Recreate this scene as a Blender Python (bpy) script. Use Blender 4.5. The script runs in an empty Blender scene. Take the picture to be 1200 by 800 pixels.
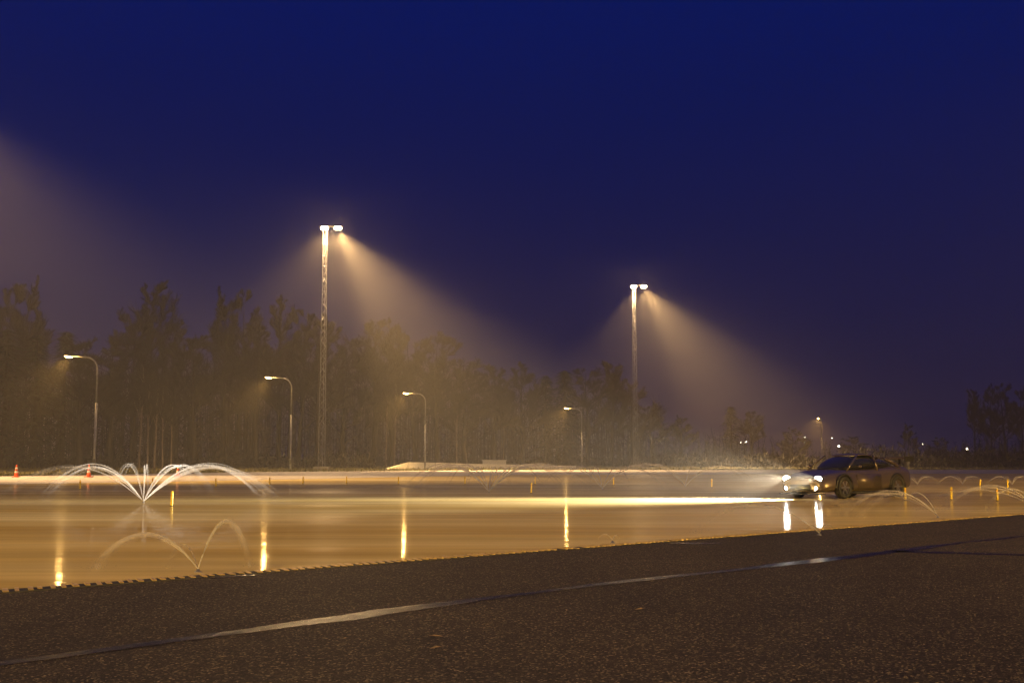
import bpy, bmesh, math, random
from mathutils import Vector, Matrix
random.seed(7)
S = bpy.context.scene
COL = S.collection
R = math.radians

# ------------------------------------------------------------------ camera
F = 1400.0                      # focal length in photo pixels (1200 px wide)
CAM_H = 1.05
TAN = 141.0 / F                 # horizon sits 141 px under the middle
PITCH = math.atan(TAN)
cam = bpy.data.cameras.new('camera')
cam.lens = 36.0 * F / 1200.0
cam.sensor_width = 36.0
cam.clip_end = 8000
cam_o = bpy.data.objects.new('camera', cam)
COL.objects.link(cam_o)
cam_o.location = (0, 0, CAM_H)
cam_o.rotation_euler = (R(90) + PITCH, 0, 0)
S.camera = cam_o

# ------------------------------------------------------------------ exposure, sampling
S.view_settings.view_transform = 'Standard'
S.view_settings.look = 'None'
S.view_settings.exposure = 2.2
S.view_settings.gamma = 1.0
S.cycles.use_denoising = True
S.cycles.max_bounces = 5
S.cycles.diffuse_bounces = 1
S.cycles.glossy_bounces = 2
S.cycles.transmission_bounces = 2
S.cycles.volume_bounces = 0
S.cycles.transparent_max_bounces = 24
S.cycles.caustics_reflective = False
S.cycles.caustics_refractive = False
S.cycles.sample_clamp_indirect = 4.0

# ------------------------------------------------------------------ world: dusk sky
W = bpy.data.worlds.new('World')
S.world = W
W.use_nodes = True
wn = W.node_tree
wn.nodes.clear()
# the sun is far below the horizon: an even deep blue, a little paler overhead
wtc = wn.nodes.new('ShaderNodeTexCoord')
sep = wn.nodes.new('ShaderNodeSeparateXYZ')
ramp = wn.nodes.new('ShaderNodeValToRGB')
ramp.color_ramp.interpolation = 'B_SPLINE'
els = ramp.color_ramp.elements
els[0].position = 0.0; els[0].color = (0.0010, 0.0010, 0.0080, 1)
els[1].position = 1.0; els[1].color = (0.0, 0.0018, 0.0215, 1)
for pos, c in ((0.12, (0.0004, 0.0011, 0.0100)), (0.30, (0.0, 0.0013, 0.0185)), (0.42, (0.0, 0.0015, 0.0245))):
    e = els.new(pos); e.color = (*c, 1)
wn.links.new(wtc.outputs['Generated'], sep.inputs[0])
wn.links.new(sep.outputs['Z'], ramp.inputs[0])
bg = wn.nodes.new('ShaderNodeBackground')
bg.inputs['Strength'].default_value = 1.0
wo = wn.nodes.new('ShaderNodeOutputWorld')
wn.links.new(ramp.outputs[0], bg.inputs['Color'])
wn.links.new(bg.outputs[0], wo.inputs[0])

# light levels, tuned in one place
P_WIDE, P_BEAM, P_NEAR, P_STREET, P_HEAD = 8000.0, 150000.0, 6500.0, 4500.0, 12000.0
P_BACK = 0.8
P_FAR = 42000.0   # the near-side mast throws the same lamps towards the pan, times this
HAZE = 0.00095
WARM = (1.0, 0.62, 0.27)
GROUNDWARM = (1.0, 0.60, 0.15)
SODIUM = (1.0, 0.56, 0.15)

# ------------------------------------------------------------------ helpers
def ground_at(px, py, z=0.0):
    """where the ray through a photo point meets height z"""
    u, v = (px - 600) / F, (400 - py) / F
    c, s = math.cos(PITCH), math.sin(PITCH)
    d = Vector((u, c - v * s, s + v * c))
    t = (z - CAM_H) / d.z
    return Vector((d.x * t, d.y * t, z))

def along(px, py, Y):
    """the point at distance Y seen at a photo point"""
    u, v = (px - 600) / F, (400 - py) / F
    c, s = math.cos(PITCH), math.sin(PITCH)
    d = Vector((u, c - v * s, s + v * c))
    t = Y / d.y
    return Vector((d.x * t, Y, CAM_H + d.z * t))

class MB:
    def __init__(self):
        self.v = []; self.f = []
    def quad(self, a, b, c, d):
        n = len(self.v); self.v += [tuple(a), tuple(b), tuple(c), tuple(d)]; self.f.append((n, n+1, n+2, n+3))
    def tri(self, a, b, c):
        n = len(self.v); self.v += [tuple(a), tuple(b), tuple(c)]; self.f.append((n, n+1, n+2))
    def box(self, x0, x1, y0, y1, z0, z1, M=None):
        n = len(self.v)
        pts = [(x0,y0,z0),(x1,y0,z0),(x1,y1,z0),(x0,y1,z0),(x0,y0,z1),(x1,y0,z1),(x1,y1,z1),(x0,y1,z1)]
        if M: pts = [tuple(M @ Vector(p)) for p in pts]
        self.v += pts
        self.f += [tuple(n+i for i in q) for q in ((0,3,2,1),(4,5,6,7),(0,1,5,4),(1,2,6,5),(2,3,7,6),(3,0,4,7))]
    def tube(self, pts, rad, k=6, cap=True):
        pts = [Vector(p) for p in pts]
        if not isinstance(rad, (list, tuple)): rad = [rad] * len(pts)
        n0 = len(self.v)
        for i, p in enumerate(pts):
            t = (pts[min(i+1, len(pts)-1)] - pts[max(i-1, 0)]).normalized()
            a = Vector((0,0,1)) if abs(t.z) < 0.9 else Vector((1,0,0))
            e1 = t.cross(a).normalized(); e2 = t.cross(e1)
            for j in range(k):
                an = 2 * math.pi * j / k
                self.v.append(tuple(p + (e1 * math.cos(an) + e2 * math.sin(an)) * rad[i]))
        for i in range(len(pts) - 1):
            for j in range(k):
                a = n0 + i*k + j; b = n0 + i*k + (j+1) % k
                self.f.append((a, b, b + k, a + k))
        if cap:
            self.f.append(tuple(n0 + j for j in reversed(range(k))))
            self.f.append(tuple(n0 + (len(pts)-1)*k + j for j in range(k)))
    def lathe(self, prof, k=20, M=None):
        n0 = len(self.v)
        for r, z in prof:
            for j in range(k):
                an = 2 * math.pi * j / k
                p = Vector((r * math.cos(an), r * math.sin(an), z))
                self.v.append(tuple(M @ p if M else p))
        for i in range(len(prof) - 1):
            for j in range(k):
                a = n0 + i*k + j; b = n0 + i*k + (j+1) % k
                self.f.append((a, b, b + k, a + k))
    def mesh(self, name, mat, smooth=False):
        me = bpy.data.meshes.new(name)
        me.from_pydata(self.v, [], self.f)
        if mat: me.materials.append(mat)
        if smooth:
            me.polygons.foreach_set('use_smooth', [True] * len(me.polygons))
        me.update()
        return me
    def build(self, name, mat, parent=None, smooth=False):
        o = bpy.data.objects.new(name, self.mesh(name, mat, smooth))
        COL.objects.link(o)
        if parent: o.parent = parent
        return o

def thing(name, loc, label=None, cat=None, group=None, rz=0.0):
    o = bpy.data.objects.new(name, None); COL.objects.link(o)
    o.empty_display_size = 0.2
    o.location = loc; o.rotation_euler = (0, 0, rz)
    return tag(o, label, cat, group)
def tag(o, label=None, cat=None, group=None, kind=None):
    if label: o['label'] = label
    if cat: o['category'] = cat
    if group: o['group'] = group
    if kind: o['kind'] = kind
    return o
def copy_tree(o, parent=None):
    c = o.copy(); COL.objects.link(c)
    if parent: c.parent = parent
    for ch in list(o.children): copy_tree(ch, c)
    return c

# ------------------------------------------------------------------ materials
def mat(name, base=(0.5,0.5,0.5), rough=0.5, metal=0.0, emit=None, estr=0.0, coat=0.0, var=0.0, vscale=6.0, bump=0.0, bscale=40.0, spec=0.5):
    m = bpy.data.materials.new(name); m.use_nodes = True
    nt = m.node_tree; b = nt.nodes['Principled BSDF']
    b.inputs['Base Color'].default_value = (*base, 1)
    b.inputs['Roughness'].default_value = rough
    b.inputs['Metallic'].default_value = metal
    b.inputs['Specular IOR Level'].default_value = spec
    b.inputs['Coat Weight'].default_value = coat
    if emit:
        b.inputs['Emission Color'].default_value = (*emit, 1)
        b.inputs['Emission Strength'].default_value = estr
    tc = nt.nodes.new('ShaderNodeTexCoord')
    if var:
        no = nt.nodes.new('ShaderNodeTexNoise'); no.inputs['Scale'].default_value = vscale; no.inputs['Detail'].default_value = 6
        nt.links.new(tc.outputs['Object'], no.inputs['Vector'])
        r = nt.nodes.new('ShaderNodeValToRGB')
        r.color_ramp.elements[0].position = 0.3; r.color_ramp.elements[1].position = 0.72
        r.color_ramp.elements[0].color = (*[c * (1 - var) for c in base], 1)
        r.color_ramp.elements[1].color = (*[min(1, c * (1 + var)) for c in base], 1)
        nt.links.new(no.outputs['Fac'], r.inputs[0]); nt.links.new(r.outputs[0], b.inputs['Base Color'])
    if bump:
        n2 = nt.nodes.new('ShaderNodeTexNoise'); n2.inputs['Scale'].default_value = bscale; n2.inputs['Detail'].default_value = 5
        nt.links.new(tc.outputs['Object'], n2.inputs['Vector'])
        bp = nt.nodes.new('ShaderNodeBump'); bp.inputs['Strength'].default_value = bump; bp.inputs['Distance'].default_value = 0.02
        nt.links.new(n2.outputs['Fac'], bp.inputs['Height']); nt.links.new(bp.outputs[0], b.inputs['Normal'])
    return m

GALV = mat('galvanised_steel', (0.30, 0.30, 0.31), 0.45, 0.7, var=0.25, vscale=3)
LAMPSHELL = mat('lamp_housing', (0.10, 0.10, 0.105), 0.5, 0.3, var=0.2)
CONCRETE = mat('concrete', (0.36, 0.34, 0.31), 0.85, var=0.22, vscale=1.3, bump=0.4, bscale=12)
WALLC = mat('barrier_concrete', (0.85, 0.83, 0.79), 0.8, var=0.15, vscale=0.8, bump=0.3, bscale=8)
CABIN = mat('painted_sheet_metal', (0.62, 0.62, 0.68), 0.5, var=0.08)
YELLOW = mat('yellow_plastic', (0.95, 0.66, 0.02), 0.4, var=0.18, vscale=22)
BLACKP = mat('black_rubber', (0.03, 0.03, 0.03), 0.7, var=0.3, vscale=20, bump=0.3)
ORANGE = mat('orange_plastic', (0.75, 0.10, 0.02), 0.45, var=0.12, vscale=14)
WHITEB = mat('white_reflective_sleeve', (0.80, 0.78, 0.74), 0.35, var=0.08)
BARK = mat('bark', (0.032, 0.025, 0.019), 0.9, var=0.4, vscale=5, bump=0.8, bscale=14)
BIRCH = mat('birch_bark', (0.26, 0.21, 0.16), 0.8, var=0.45, vscale=2.5, bump=0.4, bscale=9)
TWIG = mat('twigs', (0.030, 0.022, 0.015), 0.9, var=0.3, vscale=1.2)
NEEDLE = mat('conifer_needles', (0.035, 0.045, 0.02), 0.85, var=0.4, vscale=1.5)
SCRUB = mat('scrub_twigs', (0.013, 0.011, 0.007), 0.9, var=0.4, vscale=0.5)
GRASSM = mat('grass_blades', (0.16, 0.145, 0.03), 0.8, var=0.35, vscale=0.6)
LEAFM = mat('dry_leaf', (0.42, 0.30, 0.16), 0.6, var=0.3, vscale=40)
LENS_FLOOD = mat('floodlight_lens', (1, 0.9, 0.7), 0.3, emit=(1.0, 0.72, 0.38), estr=40)
LENS_STREET = mat('street_lamp_lens', (1, 0.9, 0.6), 0.3, emit=(1.0, 0.66, 0.22), estr=9)
LENS_HEAD = mat('headlight_lens', (1, 1, 1), 0.1, emit=(1.0, 0.93, 0.82), estr=22)
LENS_FAR = mat('far_lamp_glass', (1, 1, 1), 0.3, emit=(1.0, 0.86, 0.62), estr=3.5)
PAINT = mat('bronze_car_paint', (0.13, 0.10, 0.075), 0.30, 0.4, coat=0.8, var=0.06, vscale=3)
GLASS = mat('tinted_car_glass', (0.02, 0.022, 0.025), 0.06, coat=0.5, var=0.1)
RIM = mat('alloy_rim', (0.55, 0.55, 0.56), 0.3, 0.9, var=0.08)
TAIL = mat('tail_light_plastic', (0.35, 0.01, 0.01), 0.2, coat=0.5, var=0.1)
DARKTRIM = mat('dark_trim', (0.02, 0.02, 0.02), 0.5, var=0.2)
METALBAR = mat('lamplit_wet_grate_iron', (0.62, 0.46, 0.20), 0.42, 0.35, var=0.3, vscale=9, bump=0.3, bscale=60)  # gold of the lamplight caught by the bars, put into the base colour

def ground_mat(name, stops, scale, rough, bump_d, bscale, spec=0.5, detail=10, streak=None, speck=None):
    m = bpy.data.materials.new(name); m.use_nodes = True
    nt = m.node_tree; L = nt.links; b = nt.nodes['Principled BSDF']
    tc = nt.nodes.new('ShaderNodeTexCoord')
    no = nt.nodes.new('ShaderNodeTexNoise'); no.inputs['Scale'].default_value = scale; no.inputs['Detail'].default_value = detail; no.inputs['Roughness'].default_value = 0.7
    L.new(tc.outputs['Object'], no.inputs['Vector'])
    r = nt.nodes.new('ShaderNodeValToRGB')
    r.color_ramp.elements[0].position = 0.32; r.color_ramp.elements[1].position = 0.70
    r.color_ramp.elements[0].color = (*stops[0], 1); r.color_ramp.elements[1].color = (*stops[1], 1)
    L.new(no.outputs['Fac'], r.inputs[0])
    col = r.outputs[0]
    vo = nt.nodes.new('ShaderNodeTexVoronoi'); vo.inputs['Scale'].default_value = bscale
    L.new(tc.outputs['Object'], vo.inputs['Vector'])
    n3 = nt.nodes.new('ShaderNodeTexNoise'); n3.inputs['Scale'].default_value = bscale * 0.35; n3.inputs['Detail'].default_value = 6; n3.inputs['Roughness'].default_value = 0.75
    L.new(tc.outputs['Object'], n3.inputs['Vector'])
    if speck:
        hs = nt.nodes.new('ShaderNodeSeparateColor'); L.new(vo.outputs['Color'], hs.inputs[0])
        rr = nt.nodes.new('ShaderNodeMapRange'); rr.inputs[1].default_value = 0.80; rr.inputs[2].default_value = 1.0
        L.new(hs.outputs[0], rr.inputs[0])
        mx = nt.nodes.new('ShaderNodeMix'); mx.data_type = 'RGBA'; mx.inputs[7].default_value = (*speck, 1)
        L.new(rr.outputs[0], mx.inputs[0]); L.new(col, mx.inputs[6]); col = mx.outputs[2]
        tone = nt.nodes.new('ShaderNodeMapRange'); tone.inputs[3].default_value = 0.28; tone.inputs[4].default_value = 1.8
        L.new(hs.outputs[1], tone.inputs[0])
        big = nt.nodes.new('ShaderNodeTexNoise'); big.inputs['Scale'].default_value = 0.22; big.inputs['Detail'].default_value = 4
        L.new(tc.outputs['Object'], big.inputs['Vector'])
        bt = nt.nodes.new('ShaderNodeMapRange'); bt.inputs[1].default_value = 0.3; bt.inputs[2].default_value = 0.7; bt.inputs[3].default_value = 0.65; bt.inputs[4].default_value = 1.3
        L.new(big.outputs['Fac'], bt.inputs[0])
        tm = nt.nodes.new('ShaderNodeMath'); tm.operation = 'MULTIPLY'; L.new(tone.outputs[0], tm.inputs[0]); L.new(bt.outputs[0], tm.inputs[1])
        vm = nt.nodes.new('ShaderNodeVectorMath'); vm.operation = 'SCALE'
        L.new(col, vm.inputs[0]); L.new(tm.outputs[0], vm.inputs['Scale']); col = vm.outputs[0]
    L.new(col, b.inputs['Base Color'])
    ad = nt.nodes.new('ShaderNodeMath'); ad.operation = 'ADD'
    inv = nt.nodes.new('ShaderNodeMath'); inv.operation = 'MULTIPLY'; inv.inputs[1].default_value = -0.8
    L.new(vo.outputs['Distance'], inv.inputs[0]); L.new(inv.outputs[0], ad.inputs[0]); L.new(n3.outputs['Fac'], ad.inputs[1])
    bp = nt.nodes.new('ShaderNodeBump'); bp.inputs['Distance'].default_value = bump_d; bp.inputs['Strength'].default_value = 0.9
    L.new(ad.outputs[0], bp.inputs['Height']); L.new(bp.outputs[0], b.inputs['Normal'])
    b.inputs['Roughness'].default_value = rough
    b.inputs['Specular IOR Level'].default_value = spec
    return m

ASPHALT = ground_mat('coarse_damp_asphalt', ((0.016, 0.0125, 0.008), (0.042, 0.033, 0.020)), 1.6, 0.66, 0.010, 84, spec=0.30, speck=(0.30, 0.24, 0.15))
APRON = ground_mat('pale_concrete_apron', ((0.27, 0.23, 0.19), (0.42, 0.37, 0.31)), 0.35, 0.7, 0.004, 40)
FIELD = ground_mat('dark_soil_and_turf', ((0.030, 0.028, 0.014), (0.085, 0.080, 0.026)), 0.25, 0.9, 0.05, 9)

def water_mat():
    """thin sheet of rippled water over asphalt"""
    m = bpy.data.materials.new('rippled_water_film'); m.use_nodes = True
    nt = m.node_tree; L = nt.links
    nt.nodes.clear()
    out = nt.nodes.new('ShaderNodeOutputMaterial')
    tc = nt.nodes.new('ShaderNodeTexCoord')
    def noise(scale, detail, sx=1.0, sy=1.0, rough=0.55):
        mp = nt.nodes.new('ShaderNodeMapping'); mp.inputs['Scale'].default_value = (sx, sy, 1)
        L.new(tc.outputs['Object'], mp.inputs[0])
        n = nt.nodes.new('ShaderNodeTexNoise'); n.inputs['Scale'].default_value = scale; n.inputs['Detail'].default_value = detail; n.inputs['Roughness'].default_value = rough
        L.new(mp.outputs[0], n.inputs['Vector']); return n.outputs['Fac']
    big = noise(0.10, 3, 0.5, 1.6)       # calm and ruffled patches
    swell = noise(0.9, 2, 0.6, 1.5)
    fine = noise(7.0, 3)
    ruff = nt.nodes.new('ShaderNodeMapRange'); ruff.inputs[1].default_value = 0.38; ruff.inputs[2].default_value = 0.64
    L.new(big, ruff.inputs[0])
    sc = nt.nodes.new('ShaderNodeMath'); sc.operation = 'MULTIPLY'; L.new(fine, sc.inputs[0]); sc.inputs[1].default_value = 0.13
    ad = nt.nodes.new('ShaderNodeMath'); ad.operation = 'ADD'; L.new(swell, ad.inputs[0]); L.new(sc.outputs[0], ad.inputs[1])
    bp = nt.nodes.new('ShaderNodeBump'); bp.inputs['Distance'].default_value = 0.007; bp.inputs['Strength'].default_value = 1.0
    L.new(ad.outputs[0], bp.inputs['Height'])
    base = nt.nodes.new('ShaderNodeBsdfPrincipled')     # near mirror part
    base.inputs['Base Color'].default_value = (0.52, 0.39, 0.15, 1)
    base.inputs['IOR'].default_value = 1.33
    base.inputs['Roughness'].default_value = 0.06
    L.new(bp.outputs[0], base.inputs['Normal'])
    rg = nt.nodes.new('ShaderNodeBsdfPrincipled')       # short steep wavelets
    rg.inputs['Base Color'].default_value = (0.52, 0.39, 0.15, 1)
    rg.inputs['IOR'].default_value = 1.33
    L.new(bp.outputs[0], rg.inputs['Normal'])
    rr = nt.nodes.new('ShaderNodeMapRange'); rr.inputs[3].default_value = 0.08; rr.inputs[4].default_value = 0.28
    L.new(ruff.outputs[0], rr.inputs[0]); L.new(rr.outputs[0], rg.inputs['Roughness'])
    mf = nt.nodes.new('ShaderNodeMapRange'); mf.inputs[3].default_value = 0.02; mf.inputs[4].default_value = 0.5
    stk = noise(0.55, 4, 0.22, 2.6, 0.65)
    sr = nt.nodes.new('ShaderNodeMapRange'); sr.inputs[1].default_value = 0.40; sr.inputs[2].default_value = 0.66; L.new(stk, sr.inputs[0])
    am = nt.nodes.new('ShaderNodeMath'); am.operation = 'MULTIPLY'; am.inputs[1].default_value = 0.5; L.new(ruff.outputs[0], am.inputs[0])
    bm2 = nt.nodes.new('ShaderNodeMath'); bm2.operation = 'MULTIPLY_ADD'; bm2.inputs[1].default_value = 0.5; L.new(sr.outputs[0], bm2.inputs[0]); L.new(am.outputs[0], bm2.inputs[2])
    L.new(bm2.outputs[0], mf.inputs[0])
    mx = nt.nodes.new('ShaderNodeMixShader'); L.new(mf.outputs[0], mx.inputs[0])
    L.new(base.outputs[0], mx.inputs[1]); L.new(rg.outputs[0], mx.inputs[2])
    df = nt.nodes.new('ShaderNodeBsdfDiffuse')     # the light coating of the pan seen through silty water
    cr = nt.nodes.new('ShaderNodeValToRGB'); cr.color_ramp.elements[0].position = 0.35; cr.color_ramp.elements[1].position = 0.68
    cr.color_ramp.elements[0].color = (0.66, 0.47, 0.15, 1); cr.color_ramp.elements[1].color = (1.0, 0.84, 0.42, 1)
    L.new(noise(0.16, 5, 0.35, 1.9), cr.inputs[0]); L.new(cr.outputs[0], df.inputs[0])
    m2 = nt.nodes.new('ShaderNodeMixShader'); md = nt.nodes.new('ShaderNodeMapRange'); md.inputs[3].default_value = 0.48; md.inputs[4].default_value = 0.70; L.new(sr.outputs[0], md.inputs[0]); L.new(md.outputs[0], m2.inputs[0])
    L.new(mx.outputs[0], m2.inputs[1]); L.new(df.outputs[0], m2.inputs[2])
    L.new(m2.outputs[0], out.inputs[0])
    return m
WATER = water_mat()

def puddle_mat():
    """standing water in a joint; its edge breaks up between the stones of the asphalt"""
    m = bpy.data.materials.new('puddle_water'); m.use_nodes = True
    nt = m.node_tree; L = nt.links; b = nt.nodes['Principled BSDF']; out = nt.nodes['Material Output']
    b.inputs['Base Color'].default_value = (0.012, 0.010, 0.010, 1); b.inputs['Roughness'].default_value = 0.25; b.inputs['IOR'].default_value = 1.22
    tc = nt.nodes.new('ShaderNodeTexCoord')
    n = nt.nodes.new('ShaderNodeTexNoise'); n.inputs['Scale'].default_value = 22; n.inputs['Detail'].default_value = 9; n.inputs['Roughness'].default_value = 0.95
    L.new(tc.outputs['Object'], n.inputs['Vector'])
    n2 = nt.nodes.new('ShaderNodeTexNoise'); n2.inputs['Scale'].default_value = 36; n2.inputs['Detail'].default_value = 3
    L.new(tc.outputs['Object'], n2.inputs['Vector'])
    bp = nt.nodes.new('ShaderNodeBump'); bp.inputs['Distance'].default_value = 0.010; bp.inputs['Strength'].default_value = 1.0
    L.new(n2.outputs['Fac'], bp.inputs['Height']); L.new(bp.outputs[0], b.inputs['Normal'])
    at = nt.nodes.new('ShaderNodeAttribute'); at.attribute_name = 'wet'
    ad = nt.nodes.new('ShaderNodeMath'); ad.operation = 'ADD'; L.new(at.outputs['Fac'], ad.inputs[0]); L.new(n.outputs['Fac'], ad.inputs[1])
    mr = nt.nodes.new('ShaderNodeMapRange'); mr.inputs[1].default_value = 1.0; mr.inputs[2].default_value = 1.12
    L.new(ad.outputs[0], mr.inputs[0])
    tr = nt.nodes.new('ShaderNodeBsdfTransparent')
    mx = nt.nodes.new('ShaderNodeMixShader'); L.new(mr.outputs[0], mx.inputs[0]); L.new(tr.outputs[0], mx.inputs[1]); L.new(b.outputs[0], mx.inputs[2])
    L.new(mx.outputs[0], out.inputs[0])
    return m
PUDDLE = puddle_mat()

def spray_mat():
    """a jet of water drops: dense at the nozzle, thinning to mist"""
    m = bpy.data.materials.new('water_spray'); m.use_nodes = True
    nt = m.node_tree; L = nt.links; nt.nodes.clear()
    out = nt.nodes.new('ShaderNodeOutputMaterial')
    d = nt.nodes.new('ShaderNodeBsdfDiffuse'); d.inputs[0].default_value = (0.88, 0.86, 0.84, 1)
    t = nt.nodes.new('ShaderNodeBsdfTranslucent'); t.inputs[0].default_value = (0.92, 0.90, 0.88, 1)
    m1 = nt.nodes.new('ShaderNodeMixShader'); m1.inputs[0].default_value = 0.5; L.new(d.outputs[0], m1.inputs[1]); L.new(t.outputs[0], m1.inputs[2])
    at = nt.nodes.new('ShaderNodeAttribute'); at.attribute_name = 'thick'
    tr = nt.nodes.new('ShaderNodeBsdfTransparent')
    mx = nt.nodes.new('ShaderNodeMixShader'); L.new(at.outputs['Fac'], mx.inputs[0]); L.new(tr.outputs[0], mx.inputs[1]); L.new(m1.outputs[0], mx.inputs[2])
    L.new(mx.outputs[0], out.inputs[0])
    return m
SPRAY = spray_mat()

# ------------------------------------------------------------------ the ground
def sheet(name, pts, z, m, kind='structure'):
    mb = MB(); mb.v = [(x, y, z) for x, y in pts]; mb.f = [tuple(range(len(pts)))]
    return tag(mb.build(name, m), kind=kind)

sheet('ground', [(-1500,-300),(1500,-300),(1500,1500),(-1500,1500)], -0.03, FIELD)
sheet('asphalt', [(-160,-80),(260,-80),(260,166),(-160,166)], 0.0, ASPHALT)
EDGE0 = 14.1                                      # near edge of the water: y = x + EDGE0
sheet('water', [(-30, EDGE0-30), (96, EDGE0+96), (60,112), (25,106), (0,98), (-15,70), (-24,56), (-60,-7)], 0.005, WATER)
apron_in = [(-60,-7),(-24,56),(-15,70),(0,98),(25,106),(60,112),(96,EDGE0+96)]
apron_out = [(-88,-7),(-36,82),(-26,117),(0,147),(31,150),(70,152),(140,158)]
mb = MB()
for i in range(len(apron_in)-1):
    a, b, c, d = apron_in[i], apron_in[i+1], apron_out[i+1], apron_out[i]
    mb.quad((*a,0.009),(*b,0.009),(*c,0.06),(*d,0.06))
mb.v = mb.v
tag(mb.build('pavement', APRON), kind='structure')
# a low turf bank behind the apron, rising to the wood
bank_out = [(-150,40),(-85,150),(-60,185),(-20,225),(40,250),(110,260),(260,270)]
mb = MB(); NS = 8
def bank_pt(i, s):
    a, b = Vector(apron_out[i]), Vector(bank_out[i]); p = a.lerp(b, s)
    return (p.x, p.y, 0.05 + 0.10 * (s * s * (3 - 2*s)) + (0.05*math.sin(p.x*0.9)+0.04*math.sin(p.y*1.3)) * (0 < s < 1))
for i in range(len(apron_out)-1):
    for j in range(NS):
        mb.quad(bank_pt(i,j/NS), bank_pt(i+1,j/NS), bank_pt(i+1,(j+1)/NS), bank_pt(i,(j+1)/NS))
tag(mb.build('terrain', FIELD), kind='structure')
def bank_point(t, s):
    """t runs along the bank (0..6), s across it (0..1)"""
    i = min(int(t), len(apron_out)-2); f = t - i
    a = Vector(bank_pt(i, s)); b = Vector(bank_pt(i+1, s)); return a.lerp(b, f)

# grass on the bank: one mass
mb = MB()
for _ in range(15000):
    p = bank_point(random.uniform(0.3, 5.9), random.random()**1.6)
    h = random.uniform(0.10, 0.38); w = random.uniform(0.02, 0.07)
    a = random.uniform(0, math.pi); dx, dy = math.cos(a)*w, math.sin(a)*w
    lx, ly = random.uniform(-.12,.12), random.uniform(-.12,.12)
    mb.tri((p.x-dx, p.y-dy, p.z-0.03), (p.x+dx, p.y+dy, p.z-0.03), (p.x+lx, p.y+ly, p.z+h))
tag(mb.build('grass', GRASSM), 'rough yellow green grass on the low bank behind the pale apron', 'grass', kind='stuff')

# ------------------------------------------------------------------ wet joints in the asphalt
def wet_strip(name, pts, widths, label):
    pts = [Vector((*p, 0.0)) for p in pts]
    path = []; wd = []
    for i in range(len(pts)-1):
        n = max(2, int((pts[i+1]-pts[i]).length / 0.05))
        for k in range(n):
            f = k / n
            path.append(pts[i].lerp(pts[i+1], f)); wd.append(widths[i]*(1-f) + widths[i+1]*f)
    V = []; Fc = []; A = []
    prof = [(-1.0,0.0),(-0.72,0.38),(-0.35,0.75),(0.35,0.75),(0.72,0.38),(1.0,0.0)]
    wob = 0
    for i, p in enumerate(path):
        t = (path[min(i+1,len(path)-1)] - path[max(i-1,0)]).normalized()
        nrm = Vector((-t.y, t.x, 0))
        wob = wob*0.93 + random.uniform(-1,1)*0.01
        sw = 1 + 0.35*math.sin(i*0.031+1) + 0.2*math.sin(i*0.11) + random.uniform(-.05,.05)
        for s, a in prof:
            q = p + nrm * (s * wd[i] * 0.5 * sw + wob)
            V.append((q.x, q.y, 0.004)); A.append(a)
    k = len(prof)
    for i in range(len(path)-1):
        for j in range(k-1):
            Fc.append((i*k+j, i*k+j+1, (i+1)*k+j+1, (i+1)*k+j))
    me = bpy.data.meshes.new(name); me.from_pydata(V, [], Fc); me.materials.append(PUDDLE)
    at = me.attributes.new('wet', 'FLOAT', 'POINT'); at.data.foreach_set('value', A)
    o = bpy.data.objects.new(name, me); COL.objects.link(o)
    return tag(o, label, 'puddle', kind='structure')
G2 = lambda px, py: tuple(ground_at(px, py)[:2])
wet_strip('puddle', [G2(-160,800), G2(150,757), G2(290,739), G2(400,725), G2(560,702), G2(700,685), G2(900,663), G2(1060,645)],
          [0.12, 0.20, 0.30, 0.40, 0.40, 0.36, 0.40, 0.32], 'long wet joint of standing water running across the near asphalt')
wet_strip('puddle', [G2(1050,646), G2(1110,638), G2(1200,628), G2(1330,617)], [0.40, 0.16, 0.16, 0.14], 'thin wet crack, upper branch of the fork at the right')
wet_strip('puddle', [G2(1050,646), G2(1110,647.5), G2(1200,650), G2(1400,656)], [0.34, 0.28, 0.22, 0.16], 'thin wet crack, lower branch of the fork at the right')
wet_strip('puddle', [G2(785,636), G2(812,636.5), G2(850,637)], [0.10, 0.45, 0.08], 'small dark puddle beside the drain on the near asphalt')
wet_strip('puddle', [G2(205,676), G2(250,675), G2(305,673)], [0.15, 0.55, 0.15], 'small puddle round the sprinkler nearest the camera')

# ------------------------------------------------------------------ drain along the near edge of the water
ang = R(45)
drain = thing('drain_channel', (0, EDGE0, 0), 'long iron slot drain between the flooded pan and the dark asphalt', 'drain', rz=ang)
mb = MB(); mb.box(-9, 100, -0.155, 0.03, -0.02, 0.0065); mb.build('trough', BLACKP, drain)
for yy in (-0.165, 0.035):
    mb = MB(); mb.box(-9, 100, yy-0.008, yy+0.008, -0.02, 0.0075); mb.build('rail', DARKTRIM, drain)
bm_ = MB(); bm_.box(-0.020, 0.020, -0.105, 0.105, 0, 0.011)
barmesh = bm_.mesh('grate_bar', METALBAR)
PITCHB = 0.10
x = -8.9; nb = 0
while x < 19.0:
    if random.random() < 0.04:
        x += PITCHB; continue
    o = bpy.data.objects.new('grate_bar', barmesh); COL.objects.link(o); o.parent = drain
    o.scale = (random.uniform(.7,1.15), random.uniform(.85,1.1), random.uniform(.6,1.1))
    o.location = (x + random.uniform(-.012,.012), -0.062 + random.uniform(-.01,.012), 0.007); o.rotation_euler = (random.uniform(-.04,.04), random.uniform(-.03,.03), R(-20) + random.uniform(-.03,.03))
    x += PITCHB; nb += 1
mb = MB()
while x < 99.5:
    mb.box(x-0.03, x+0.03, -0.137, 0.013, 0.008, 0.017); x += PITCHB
tag(mb.build('far_grate_bars', METALBAR, drain), kind='stuff')

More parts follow.
